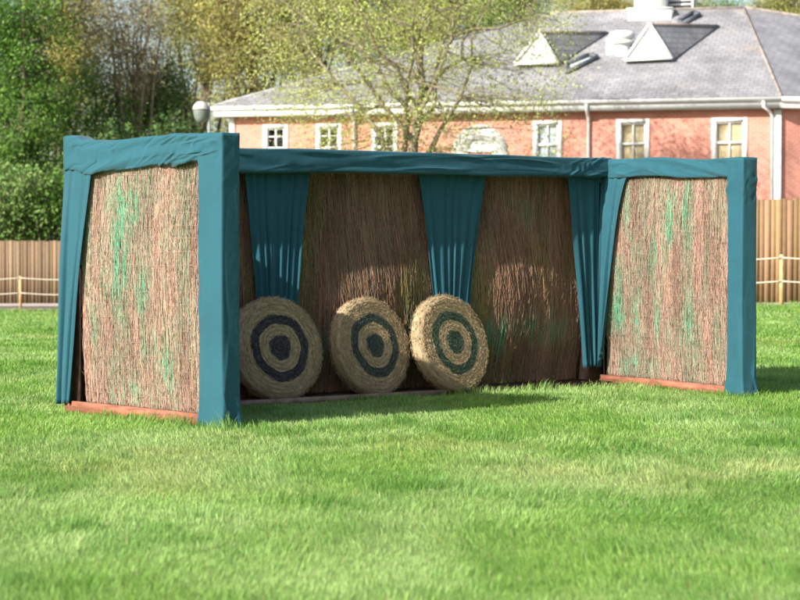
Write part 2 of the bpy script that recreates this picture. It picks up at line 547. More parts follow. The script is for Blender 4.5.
def drape(mb, tl, tr, bl, br, nrm, pleats, amp, seed, curve=.8, nu=90, nv=50, sag=.0):
    r = RS(seed)
    u = np.linspace(0, 1, nu)[None, :]; v = np.linspace(0, 1, nv)[:, None]
    vv = v ** curve
    Lp = np.asarray(tl) + 0 * v[..., None] if False else None
    left = np.asarray(tl)[None] * (1 - vv) + np.asarray(bl)[None] * vv
    right = np.asarray(tr)[None] * (1 - vv) + np.asarray(br)[None] * vv
    zt = np.asarray(tl)[2] * (1 - v) + np.asarray(bl)[2] * v
    zr = np.asarray(tr)[2] * (1 - v) + np.asarray(br)[2] * v
    left[:, 2:3] = zt; right[:, 2:3] = zr
    ph = r.uniform(0, 6.28, 4)
    uu = u + .03 * np.sin(2 * PI * u * 2 + ph[0]) + .025 * np.sin(v * 4 + ph[3]) * np.sin(PI * u)
    pl = np.sin(2 * PI * pleats * uu + ph[1]) + .45 * np.sin(2 * PI * pleats * 1.7 * uu + ph[2] + 1.5 * v)
    pl = np.sign(pl) * np.abs(pl) ** .8
    g = amp * (.35 + .9 * v ** .7) * pl
    g += .25 * amp * np.sin(v * 9 + u * 7 + ph[2])
    pts = left[:, None, :] * (1 - u[..., None]) + right[:, None, :] * u[..., None] + g[..., None] * np.asarray(nrm)
    pts = pts + sag * np.sin(PI * v)[..., None] * np.asarray(nrm)
    i, j = np.meshgrid(np.arange(nv - 1), np.arange(nu - 1), indexing='ij')
    Fq = np.stack([i * nu + j, i * nu + j + 1, (i + 1) * nu + j + 1, (i + 1) * nu + j], -1).reshape(-1, 4)
    mb.add(pts.reshape(-1, 3), [Fq])


def thick(o, t=.005):
    m = o.modifiers.new('thickness', 'SOLIDIFY'); m.thickness = t; m.offset = 0
    return o


GREEN = np.array([.080, .35, .205])


def brush(parent, p0, u2, n2, L, z0, z1, count, seed, palette, bulge, greenf, left=lambda v: 0., right=lambda v: 0., name='brushwood_screen', wires=True):
    """a roll of brushwood: thousands of thin upright twigs, spray painted green in places, with binding wire"""
    r = RS(seed)
    H = z1 - z0
    ln = H * r.uniform(.07, .32, count)
    zc = r.uniform(z0 - .1, z1 + .1, count)
    a = np.clip(zc - ln / 2, z0 + r.uniform(-.01, .03, count), z1); b = np.clip(zc + ln / 2, z0 + .05, z1 + r.uniform(-.05, .012, count))
    lo, hi = np.minimum(a, b - .08), b
    vmid = (lo + hi) / 2
    sl = left((vmid - z0) / H); sr = L - right((vmid - z0) / H)
    s = sl + (sr - sl) * r.rand(count)
    k = 5
    t = np.linspace(0, 1, k)[None]
    z = lo[:, None] + (hi - lo)[:, None] * t
    tilt = r.normal(0, .06, count)[:, None] + .10 * (vnoise(s * 2.2, vmid * 1.3, seed + 5) - .5)[:, None]
    ss = s[:, None] + (t - .5) * (hi - lo)[:, None] * tilt + r.normal(0, .0055, (count, k))
    lay = r.uniform(0, .022, count)[:, None] + r.normal(0, .003, (count, k))
    out = lay + bulge(ss, (z - z0) / H)
    fr = r.rand(count) < .05      # stray ends stick out
    out[fr, -1] += r.uniform(.01, .05, fr.sum())
    pts = np.stack([p0[0] + u2[0] * ss + n2[0] * out, p0[1] + u2[1] * ss + n2[1] * out, z], -1)
    rad = (r.uniform(.0012, .0031, count)[:, None] * np.array([1, 1, .95, .85, .5])[None])
    pal = np.array(palette)
    col = pal[r.randint(0, len(pal), count)] * r.uniform(.75, 1.22, count)[:, None]
    # local colour drift in the bundles
    dr = vnoise(s * 7, vmid * 1.6, seed + 9)[:, None]
    col = col * (.72 + .56 * dr)
    if not wires:
        ol = (sstep(.50, .75, fbm(s * 2.4, vmid * 1.2, seed + 40)) * (r.rand(count) < .6))[:, None]
        col = col * (1 - ol) + np.array([.24, .185, .06]) * r.uniform(.6, 1.3, count)[:, None] * ol
    colv = np.repeat(col[:, None, :], k, 1)
    g = np.clip(greenf(ss, (z - z0) / H), 0, 1) * np.where(r.rand(count) < .72, r.uniform(.55, 1., count), .1)[:, None]
    g = g[..., None]
    colv = colv * (1 - g) + GREEN * r.uniform(.75, 1.2, count)[:, None, None] * g
    V, Fq = tubes_vf(pts, rad, 3)
    mb = MB(); mb.add(V, [Fq], None, np.repeat(colv.reshape(-1, 3), 3, 0))
    o = mb.build(name, M['twig'], parent, tint=True)
    if wires:
        wb = MB()
        for q in np.arange(.05, .985, .052):
            n = 60
            vq = np.full(n, q)
            x0, x1 = left(q), L - right(q)
            sx = np.linspace(x0 + .01, x1 - .01, n)
            ou = .024 + bulge(sx, vq) + r.normal(0, .004, n)
            zz = z0 + q * H + .03 * (vnoise(sx * 6, sx * 0 + q * 9, seed) - .5)
            wb.tube(np.stack([p0[0] + u2[0] * sx + n2[0] * ou, p0[1] + u2[1] * sx + n2[1] * ou, zz], -1), .0012, 4, False)
        wb.build('binding_wire', M['wire'], o)
    return o


def blobs(lst, seed, base=.0, stretch=(14, 2.2), thr=(.45, .7)):
    """green paint: listed patches (s, v, ds, dv, strength) broken up by upright streaks"""
    def f(s, v):
        m = np.full(np.shape(s), base)
        for (a, b, da, db, k) in lst:
            m = np.maximum(m, k * np.exp(-((s - a) / (da * 1.7)) ** 2 - ((v - b) / (db * 1.15)) ** 2))
        return m * (.5 + .9 * sstep(thr[0], thr[1], fbm(s * stretch[0], v * stretch[1], seed)))
    return f


def make_booth():
    ctr = v3((BL + BR) / 2 + nb * .9)
    root = thing('target_booth', 'three-sided archery booth of brushwood screens hung with teal cloth on the lawn', 'booth', ctr)
    UP = np.array([0, 0, 1.])
    up, outl, outb, outr = UP, v3(nl), v3(nb), v3(nr)
    # backing boards behind the twigs
    def board(p0, p1, off, n2, z0, z1, t=.018):
        mb = MB(); a = v3((np.asarray(p0) + np.asarray(p1)) / 2 + n2 * off, (z0 + z1) / 2)
        d = np.asarray(p1) - np.asarray(p0); Ld = np.linalg.norm(d)
        mb.obox(a, v3(d / Ld), v3(n2), UP, (Ld / 2, t / 2, (z1 - z0) / 2))
        mb.build('backing_board', M['backing'], root)
    board(BL + ul * .01, FL - ul * .1, -.10, nl, .02, 2.12)
    board(BL + uw * .17, BR - uw * .0, -.215, nb, .02, 2.12)
    board(BR - ur * .14, FR - ur * .1, -.10, nr, .02, 2.10)
    mb = MB(); mb.obox(v3(BL + ul * .065 - nl * .045, .80), v3(ul), v3(nl), UP, (.085, .012, .80)); mb.build('corner_post', M['backing'], root)  # thin dark strip; its colour stands for the shade in the drape gap
    # ---- cloth-wrapped posts
    def post(p, A2, wa, B2, wbk, z1, seed, flare=.0, amp=.006):
        n = 90; z = np.linspace(-.005, z1, n)
        v = z / z1
        aa = wa / 2 + flare * np.exp(-(z / .10) ** 2) - .012 * np.sin(PI * v)
        bb = wbk / 2 + flare * .7 * np.exp(-(z / .10) ** 2)
        cen = np.stack([np.full(n, p[0]), np.full(n, p[1]), z], -1)
        mb = MB()
        def disp(s, c, Pm):
            d = folds(s, c, seed, 26, amp, (.010, .028), (-.16, .16), (.25, .8), z1, Pm)
            d += folds(s, c, seed + 1, 16, amp * 1.6, (.008, .02), (-.5, .9), (.06, .2), .22, Pm)
            return d + folds(z1 - s, c, seed + 2, 30, amp * 1.3, (.008, .018), (.3, 1.2), (.08, .25), .34, Pm)
        wrapped(mb, cen, v3(A2), aa, v3(B2), bb, z1, disp, 110, .03)
        return mb.build('post_wrap', M['cloth'], root, True)
    post(FL - ul * .15 - nl * .075, ul, .31, nl, .175, 2.196, 3, .012, .008)
    post(FR - ur * .115 - nr * .085, ur, .235, nr, .17, 2.138, 5, .02, .010)
    # back corner post, in the dark backing colour to close the right corner
    mb = MB(); mb.obox(v3(BR - nb * .10 - uw * .02, .98), v3(uw), v3(nb), UP, (.16, .05, .98)); mb.build('corner_post', M['backing'], root)
    # ---- cloth valances round the top rails
    def valance(p0, p1, n2, z0, z1, h0, h1, dep, off, seed, nf, amp, ang, bow=0., extra=None, hump=0.):
        d = np.asarray(p1) - np.asarray(p0); L = np.linalg.norm(d)
        n = int(L / .009); t = np.linspace(0, 1, n)
        h = h0 + (h1 - h0) * t + bow * np.sin(PI * t)
        zt = z0 + (z1 - z0) * t + .008 * np.sin(t * 9 + seed) - .012 * np.sin(PI * t) + hump * np.exp(-((t - .045) / .06) ** 4)
        cen = np.stack([p0[0] + d[0] * t + n2[0] * (off - dep / 2), p0[1] + d[1] * t + n2[1] * (off - dep / 2), zt - h / 2], -1)
        mb = MB()
        def disp(s, c, Pm):
            cc = np.where(c > Pm / 2, c - Pm, c) + .17
            q = folds(s, cc, seed, nf, amp, (.009, .024), ang, (.15, .6), L, .36)
            q -= folds(s, cc, seed + 50, nf // 2, amp * .9, (.005, .009), ang, (.12, .4), L, .36)
            q += .25 * amp * np.sin(cc * 46 + 3 * np.sin(s * 1.6 + seed) + s * 2.0)
            if extra:
                q += extra(s, cc, Pm, L)
            return q
        wrapped(mb, cen, v3(n2), dep / 2, UP, h / 2, L, disp, 130, .07)
        return mb.build('valance', M['cloth'], root, True)
    # left wing: deep, its lower edge rising towards the front post
    def fan(s, c, Pm, L):      # folds that gather at the front top corner
        return folds(s - (L - .8), c, 71, 20, .018, (.007, .016), (.12, .5), (.15, .45), .75, .36)
    valance(BL - ul * .015, FL - ul * .02, nl, 2.215, 2.200, .285, .19, .16, .0085, 21, 44, .013, (.0, .42), .0, fan, .03)
    def gath(s, c, Pm, L):
        return folds(s - (L - .55), c, 72, 18, .012, (.007, .016), (.05, .6), (.12, .35), .5, .36)
    valance(BL + uw * .05, BR + uw * .03, nb, 2.20, 2.205, .225, .175, .24, .13, 22, 70, .011, (-.08, .08), .0, gath)
    valance(BR - ur * .03, FR - ur * .02, nr, 2.205, 2.138, .185, .175, .155, -.004, 23, 30, .011, (-.25, .12), -.01)
    # ---- brushwood
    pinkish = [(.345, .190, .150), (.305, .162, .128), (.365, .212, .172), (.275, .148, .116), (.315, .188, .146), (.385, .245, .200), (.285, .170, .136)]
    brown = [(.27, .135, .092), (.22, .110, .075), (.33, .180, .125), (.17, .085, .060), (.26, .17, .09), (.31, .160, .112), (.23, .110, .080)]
    fieldw = LLW - .42
    gl = blobs([(.15, .62, .06, .28, .8), (.60, .66, .09, .26, 1.0), (.72, .80, .10, .10, .9), (.50, .82, .10, .08, .6), (.98, .24, .07, .10, 1.15), (.90, .42, .08, .12, .9),
                (.20, .30, .08, .12, .6), (.42, .16, .10, .08, .6), (.80, .06, .14, .06, .7), (.40, .50, .06, .12, .55), (1.2, .55, .06, .2, .6), (1.22, .16, .07, .12, .7), (.08, .85, .08, .08, .6), (.62, .38, .06, .08, .7)], 3, .30, (9, 3.6), (.38, .62))
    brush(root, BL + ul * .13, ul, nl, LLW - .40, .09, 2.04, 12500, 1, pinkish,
          lambda s, v: -.078 + .034 * np.sin(np.clip(v, 0, 1) * PI) + .02 * (vnoise(s * 3, v * 3, 4) - .5), gl,
          left=lambda v: .02 + .07 * (1 - v), right=lambda v: .0 * v)
    # back: three rolls side by side
    edges = [.17, 2.0, 3.95, LW - .02]
    gb = [blobs([(.25, .28, .22, .10, .9), (.9, .25, .2, .12, .9), (1.5, .2, .3, .1, .8)], 5, .12),
          blobs([(.3, .2, .3, .12, .9), (1.1, .2, .2, .12, .8), (1.75, .25, .2, .12, .8)], 6, .12),
          blobs([(.2, .24, .18, .08, 1.), (.55, .22, .18, .07, 1.1), (.95, .26, .25, .06, .9), (1.1, .82, .06, .06, 1.0), (1.3, .25, .2, .07, .7)], 7, .12)]
    for k in range(3):
        def bul(s, v, k=k):
            v = np.clip(v, 0, 1)
            S = s + edges[k]
            return -.125 + .075 * sstep(.95, .42, v) * sstep(0, .28, v) + .055 * (fbm(S * 1.7, v * 2.0, 12) - .5) * (1 - v * .6) - .035 + .075 * (np.exp(-((S - 3.25) / .55) ** 2) + np.exp(-((S - 4.95) / .50) ** 2)) * np.exp(-((v - .40) / .24) ** 2) + .02 * (vnoise(S * 9, v * 3, 15) - .5)
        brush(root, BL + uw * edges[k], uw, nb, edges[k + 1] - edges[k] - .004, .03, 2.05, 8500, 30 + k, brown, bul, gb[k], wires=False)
    gr = blobs([(.35, .85, .05, .14, .8), (1.0, .80, .05, .22, 1.0), (1.25, .85, .05, .15, .8), (.75, .60, .05, .2, .7), (1.30, .52, .07, .2, 1.0), (.25, .52, .08, .1, 1.), (.18, .33, .12, .10, 1.0),
                (.55, .30, .08, .14, 1.), (.85, .30, .07, .12, .9), (1.05, .22, .10, .12, 1.1), (1.3, .30, .06, .14, .8), (.25, .05, .06, .03, 1.2), (.45, .08, .06, .03, 1.1), (.9, .06, .2, .05, .7)], 9, .30, (9, 3.6), (.38, .62))
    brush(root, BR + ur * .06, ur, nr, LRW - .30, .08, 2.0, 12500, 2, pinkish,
          lambda s, v: -.078 + .034 * np.sin(np.clip(v, 0, 1) * PI) + .02 * (vnoise(s * 3, v * 3, 6) - .5), gr)
    # ---- base boards and floor ledge
    mb = MB(); mb.obox(v3(BL + ul * (LLW - .30) / 2 + nl * -.005, .048), v3(ul), v3(nl), UP, ((LLW - .29) / 2, .02, .046)); mb.build('base_board', M['redwood'], root)
    mb = MB(); mb.obox(v3(BR + ur * (LRW - .22) / 2 + nr * -.005, .042), v3(ur), v3(nr), UP, ((LRW - .24) / 2, .02, .04)); mb.build('base_board', M['redwood'], root)
    mb = MB(); mb.obox(v3(BL + uw * LW / 2 + nb * .14, .02), v3(uw), v3(nb), UP, (LW / 2 - .18, .235, .018)); mb.build('floor_ledge', M['darkwood'], root)
    mb = MB()
    mb.obox(v3(BL + uw * (.2 + 1.72) + nb * .393, .022), v3(uw), v3(nb), UP, (1.72, .018, .026))
    mb.build('ledge_lath', M['plank'], root)
    # ---- drapes
    def wl(px, py, off=.03):    # a point on the left wing's face
        return hit(px, py, v3(BL + nl * off), outl)
    def wb(px, py, off=0.):
        return hit(px, py, v3(BL + nb * off), outb)
    def wr(px, py, off=.03):
        return hit(px, py, v3(BR + nr * off), outr)
    mb = MB(); drape(mb, wl(65.0, 160, -.02), wl(93, 160, -.02), wl(57.5, 404, .03), wl(70, 403, .03), outl, 2.3, .016, 2, 1.0, sag=.02); thick(mb.build('drape', M['cloth'], root, True))
    mb = MB(); drape(mb, wb(243, 166, -.02), wb(311, 167, -.02), wb(262, 372, .01), wb(292, 370, .01), outb, 6.5, .013, 3, .75); thick(mb.build('drape', M['cloth'], root, True))
    mb = MB(); drape(mb, wb(417, 170, -.02), wb(488, 171, -.02), wb(440, 366, .01), wb(463, 365, .01), outb, 6.5, .013, 4, .75); thick(mb.build('drape', M['cloth'], root, True))
    mb = MB(); drape(mb, wb(567, 174, .0), wb(599, 175, .0), wb(584, 368, .03), wb(597, 365, .03), outb, 3.2, .016, 5, .9); thick(mb.build('drape', M['cloth'], root, True))
    mb = MB(); drape(mb, wr(601, 174, -.03), wr(629, 174, -.03), wr(598.5, 368, .05), wr(603, 350, .05), outr, 3.2, .018, 6, .62); thick(mb.build('drape', M['cloth'], root, True))
    return root


make_booth()


# ------------------------------------------------------------------ straw targets
def make_target(px, py_bottom, off, yaw_deg, tilt_deg, D, ring, seed, label):
    r = RS(seed)
    p = hit(px, py_bottom, v3(BL + nb * off), v3(nb))
    yaw = math.radians(yaw_deg); tilt = math.radians(tilt_deg)
    n0 = np.array([math.sin(yaw), -math.cos(yaw), 0.])          # facing, before leaning
    right = np.array([math.cos(yaw), math.sin(yaw), 0.])
    nrm = n0 * math.cos(tilt) + np.array([0, 0, math.sin(tilt)])
    upv = -n0 * math.sin(tilt) + np.array([0, 0, math.cos(tilt)])
    R, T = D / 2, .125
    base = np.array([p[0], p[1], .04])
    cen = base + upv * R                                        # centre of the front face
    straw = np.array([.42, .315, .185]); straw2 = np.array([.33, .22, .105])
    dark = np.array(ring)
    wob = r.uniform(0, 6.28, 4)
    def color(rr, a, n):
        q = rr / R + .012 * np.sin(3 * a + wob[0]) + .010 * np.sin(7 * a + wob[1])
        k = ((q > .475) & (q < .665)) | (q < .245)
        base_c = straw * (1 - .5 * vnoise(rr * 60, a * 3, seed)[..., None]) + straw2 * .5 * vnoise(rr * 60, a * 3, seed)[..., None]
        mixk = (k * r.uniform(.72, 1.0, n))[..., None]
        return base_c * (1 - mixk) + dark * mixk
    # coiled boss: ridged face, rounded ridged rim
    coils = 11
    prof = []
    for i in range(coils * 6 + 1):
        q = i / (coils * 6)
        prof.append((max(.0005, q * (R - .03)), .007 * abs(math.sin(PI * q * coils)) + .012 * math.cos(q * PI / 2)))
    for i in range(1, 40):
        q = i / 40
        ang = q * PI
        prof.append((R - .03 + .03 * math.sin(min(1, q * 5, (1 - q) * 5) * PI / 2) + .005 * abs(math.sin(q * PI * 6)), -T * q))
    prof.append((.001, -T))
    prof = np.array(prof)
    na = 120
    a = np.linspace(0, 2 * PI, na, endpoint=False)
    rr = prof[:, 0][:, None] * (1 + .008 * np.sin(2 * a + wob[2]) + .006 * np.sin(5 * a + wob[3])) + 0
    hh = prof[:, 1][:, None] + 0 * a + .004 * (vnoise(rr * 30, a * 14, seed + 2) - .5)
    V = cen + rr[..., None] * (np.cos(a)[None, :, None] * right + np.sin(a)[None, :, None] * upv) + hh[..., None] * nrm
    n = len(prof)
    i, j = np.meshgrid(np.arange(n - 1), np.arange(na), indexing='ij'); j2 = (j + 1) % na
    Fq = np.stack([i * na + j, (i + 1) * na + j, (i + 1) * na + j2, i * na + j2], -1).reshape(-1, 4)
    aa = np.repeat(a[None], n, 0)
    col = color(rr.ravel(), aa.ravel(), n * na)
    back = (np.arange(n) > coils * 6)[:, None] & (aa >= 0)
    col[back.ravel()] = straw * .95
    root = thing('straw_target', label, 'archery target', base, 'round straw targets leaning in the booth')
    mb = MB(); mb.add(V.reshape(-1, 3), [Fq], None, col)
    boss = mb.build('straw_boss', M['straw'], root, True, tint=True)
    # loose straw lying in the coils and standing off the rim
    N = 5200
    on_face = r.rand(N) < .70
    ang = r.uniform(0, 2 * PI, N)
    rad = np.where(on_face, R * np.sqrt(r.rand(N)) * .985, R + .004)
    h = np.where(on_face, .016 - .010 * (rad / R), -T * r.rand(N))
    ln = r.uniform(.018, .05, N)
    tang = np.stack([-np.sin(ang), np.cos(ang)], -1); radl = np.stack([np.cos(ang), np.sin(ang)], -1)
    mixd = r.normal(0, .55, N)[:, None]
    d2 = tang * r.choice([-1, 1], N)[:, None] + radl * mixd
    d2 /= np.linalg.norm(d2, axis=1, keepdims=True)
    lift = np.abs(r.normal(0, .006, N)) + .001
    c2 = radl * rad[:, None]
    def to3(q2, hq): return cen + q2[:, :1] * right + q2[:, 1:] * upv + hq[:, None] * nrm
    outw = np.where(on_face, 0., lift)
    p0 = to3(c2 - d2 * ln[:, None] / 2, h); p1 = to3(c2 + radl * outw[:, None] * .6, h + lift * .6 * on_face)
    p2 = to3(c2 + d2 * ln[:, None] / 2 + radl * outw[:, None] * 1.6, h + lift * 1.6 * on_face)
    pts = np.stack([p0, p1, p2], 1)
    colr = color(rad, ang, N) * r.uniform(.7, 1.45, N)[:, None]
    colr[~on_face] = straw * r.uniform(.7, 1.4, ((~on_face).sum(), 1))
    Vv, Ff = tubes_vf(pts, np.repeat(np.array([[.0016, .0018, .0008]]), N, 0), 3)
    mb = MB(); mb.add(Vv, [Ff], None, np.repeat(colr, 9, 0))
    mb.build('loose_straw', M['straw'], root, tint=True)
    return root


make_target(286, 397.5, .30, 37, 13, .885, (.012, .020, .042), 1, 'straw target with navy rings, wholly in shade beside the thick front post')
make_target(382, 392.5, .31, 45, 13, .865, (.018, .050, .052), 2, 'middle straw target of the three, dark rings, sunlit only on its upper rim')
make_target(463.5, 389.5, .40, 46, 15, .885, (.018, .070, .050), 3, 'shaggiest straw target with green rings, farthest from the thick front post')


# ------------------------------------------------------------------ fences, path, ropes
def fence_run(name, label, pts, z_h, bw, colr, seed):
    r = RS(seed)
    pts = [np.asarray(p, float) for p in pts]
    root = thing(name, label, 'fence', v3(pts[0], float(ground_z(pts[0][0], pts[0][1]))))
    mb, pbs, rbs = MB(), [], []
    for a, b in zip(pts[:-1], pts[1:]):
        d = b - a; L = np.linalg.norm(d); d /= L; n = np.array([d[1], -d[0]])
        k = int(L / bw)
        for i in range(k):
            c = a + d * (i + .5) * L / k
            z = float(ground_z(c[0], c[1]))
            hh = z_h + r.normal(0, .012)
            t = np.array(colr) * r.uniform(.72, 1.22) * np.array([1, r.uniform(.95, 1.05), r.uniform(.9, 1.1)])
            mb.obox(v3(c + n * (.012 if i % 2 else 0.), z + hh / 2 - .03), v3(d), v3(n), (0, 0, 1), (L / k * .53, .009, hh / 2 + .03), t)
        kp = max(2, int(L / 2.6))
        for i in range(kp):
            c = a + d * (i + .5) * L / kp - n * .08
            z = float(ground_z(c[0], c[1]))
            pb = MB(); pbs.append(pb); pb.obox(v3(c, z + z_h / 2 - .05), v3(d), v3(n), (0, 0, 1), (.05, .05, z_h / 2 + .02))
            for q in ((.35, z_h - .3) if i % 3 == 0 else ()):
                c0, c1 = a + d * i * L / kp - n * .035, a + d * min(i + 3, kp) * L / kp - n * .035
                rb = MB(); rbs.append(rb); rb.bar(v3(c0, float(ground_z(*c0)) + q), v3(c1, float(ground_z(*c1)) + q), v3(n), .09, .04)
    mb.build('board_panel', M['fence'], root, tint=True)
    for pb in pbs: pb.build('fence_post', M['darkwood'], root)
    for rb in rbs: rb.build('fence_rail', M['darkwood'], root)
    return root


K0, K1 = np.array([-8., 76.2]), np.array([6.2, 47.7])
fence_run('board_fence', 'long brown close-boarded fence seen at the left below the trees', [(-40, 76.5), K0], 2.22, .13, (.18, .125, .078), 1)
fence_run('board_fence', 'tan close-boarded fence at the right, in front of the brick house', [K0, K1, (30, 47.2)], 2.30, .125, (.245, .155, .082), 2)


def make_path():
    V = []
    line = [(-45, 74.3, 1.7), (-9.2, 74.0, 1.7), (-6.5, 70.5, 1.6), (4.6, 47.6, 1.0), (6.6, 46.75, .75), (35, 46.3, .75)]
    den = []
    for a, b in zip(line[:-1], line[1:]):
        for t in np.linspace(0, 1, 24, endpoint=False):
            den.append(np.array(a) * (1 - t) + np.array(b) * t)
    den = np.array(den)
    d = np.gradient(den[:, :2], axis=0); d /= np.linalg.norm(d, axis=1, keepdims=True)
    n = np.stack([-d[:, 1], d[:, 0]], -1)
    for s in (-1, 0, 1):
        q = den[:, :2] + n * den[:, 2:3] * s * (1 + .04 * np.sin(np.arange(len(den)) * 1.7 + s))[:, None]
        V.append(np.stack([q[:, 0], q[:, 1], ground_z(q[:, 0], q[:, 1]) + .02], -1))
    V = np.array(V); m = len(den)
    i, j = np.meshgrid(np.arange(2), np.arange(m - 1), indexing='ij')
    Fq = np.stack([i * m + j, i * m + j + 1, (i + 1) * m + j + 1, (i + 1) * m + j], -1).reshape(-1, 4)
    me = mesh_data('path', V.reshape(-1, 3), Fq); me.materials.append(M['path'])
    o = bpy.data.objects.new('path', me); C.objects.link(o); tag(o, kind='structure')


make_path()


def rope_fence(label, x0, y0, d, spacing, n, hh):
    root = thing('rope_fence', label, 'rope fence', (x0, y0, float(ground_z(x0, y0))))
    d = np.asarray(d, float); d /= np.linalg.norm(d)
    tops = []
    for i in range(n):
        x, y = x0 + d[0] * spacing * i, y0 + d[1] * spacing * i
        z = float(ground_z(x, y))
        mb = MB(); mb.tube([(x, y, z - .05), (x, y, z + hh * .5), (x, y, z + hh - .02), (x, y, z + hh)], [.052, .050, .048, .036], 12)
        mb.build('post', M['post'], root, False)
        tops.append(np.array([x, y, z]))
    for q in (.94, .48):
        mb = MB()
        for a, b in zip(tops[:-1], tops[1:]):
            t = np.linspace(0, 1, 14)[:, None]
            pts = a * (1 - t) + b * t
            pts[:, 2] += hh * q - .06 * np.sin(PI * t[:, 0])
            pts[:, 1] -= .05
            mb.tube(pts, .017, 6)
        mb.build('rope', M['rope'], root, True)


lp = P(20.5, 309, 70.6); rp_ = P(781, 306, 45.9)
rope_fence('pale post and two-rope barrier beside the path at the left, below the trees', lp[0] - 2.5 * 6, 70.6, (1, 0.0), 2.5, 10, 1.07)
rope_fence('pale post and two-rope barrier in front of the tan fence at the right', rp_[0] - 2.5, 45.9, (1, -.02), 2.5, 6, 1.09)


# ------------------------------------------------------------------ lamp
def make_lamp():
    p = P(201, 109, 54.)
    px = P(209, 109, 54.)
    gz = float(ground_z(px[0], px[1]))
    root = thing('street_lamp', 'tall lamp post with a pale domed lantern, behind the cloth-wrapped corner', 'lamp post', (px[0], px[1], gz))
    mb = MB(); mb.tube([(px[0], px[1], gz - .05), (px[0], px[1], gz + .9), (px[0], px[1], gz + .95), (px[0], px[1], p[2] + .16)], [.075, .07, .045, .04], 12)
    mb.tube([(px[0], px[1], p[2] + .03), (p[0] + .1, p[1], p[2] + .03)], .022, 8)
    mb.build('post', M['metal'], root, True)
    mb = MB()
    a = np.linspace(0, PI / 2, 10)
    mb.lathe([(.205 * math.cos(t) + .001, .20 * math.sin(t)) for t in a] , p, 28)
    mb.lathe([(.001, -.012), (.215, -.012), (.22, 0.), (.207, .012)], p, 28)
    mb.build('lamp_dome', M['lampwhite'], root, True)
    mb = MB()
    mb.lathe([(.195, -.015), (.195, -.09), (.165, -.22), (.105, -.33), (.001, -.36)], p, 28)
    mb.build('lamp_bowl', M['bowl'], root, True)


make_lamp()


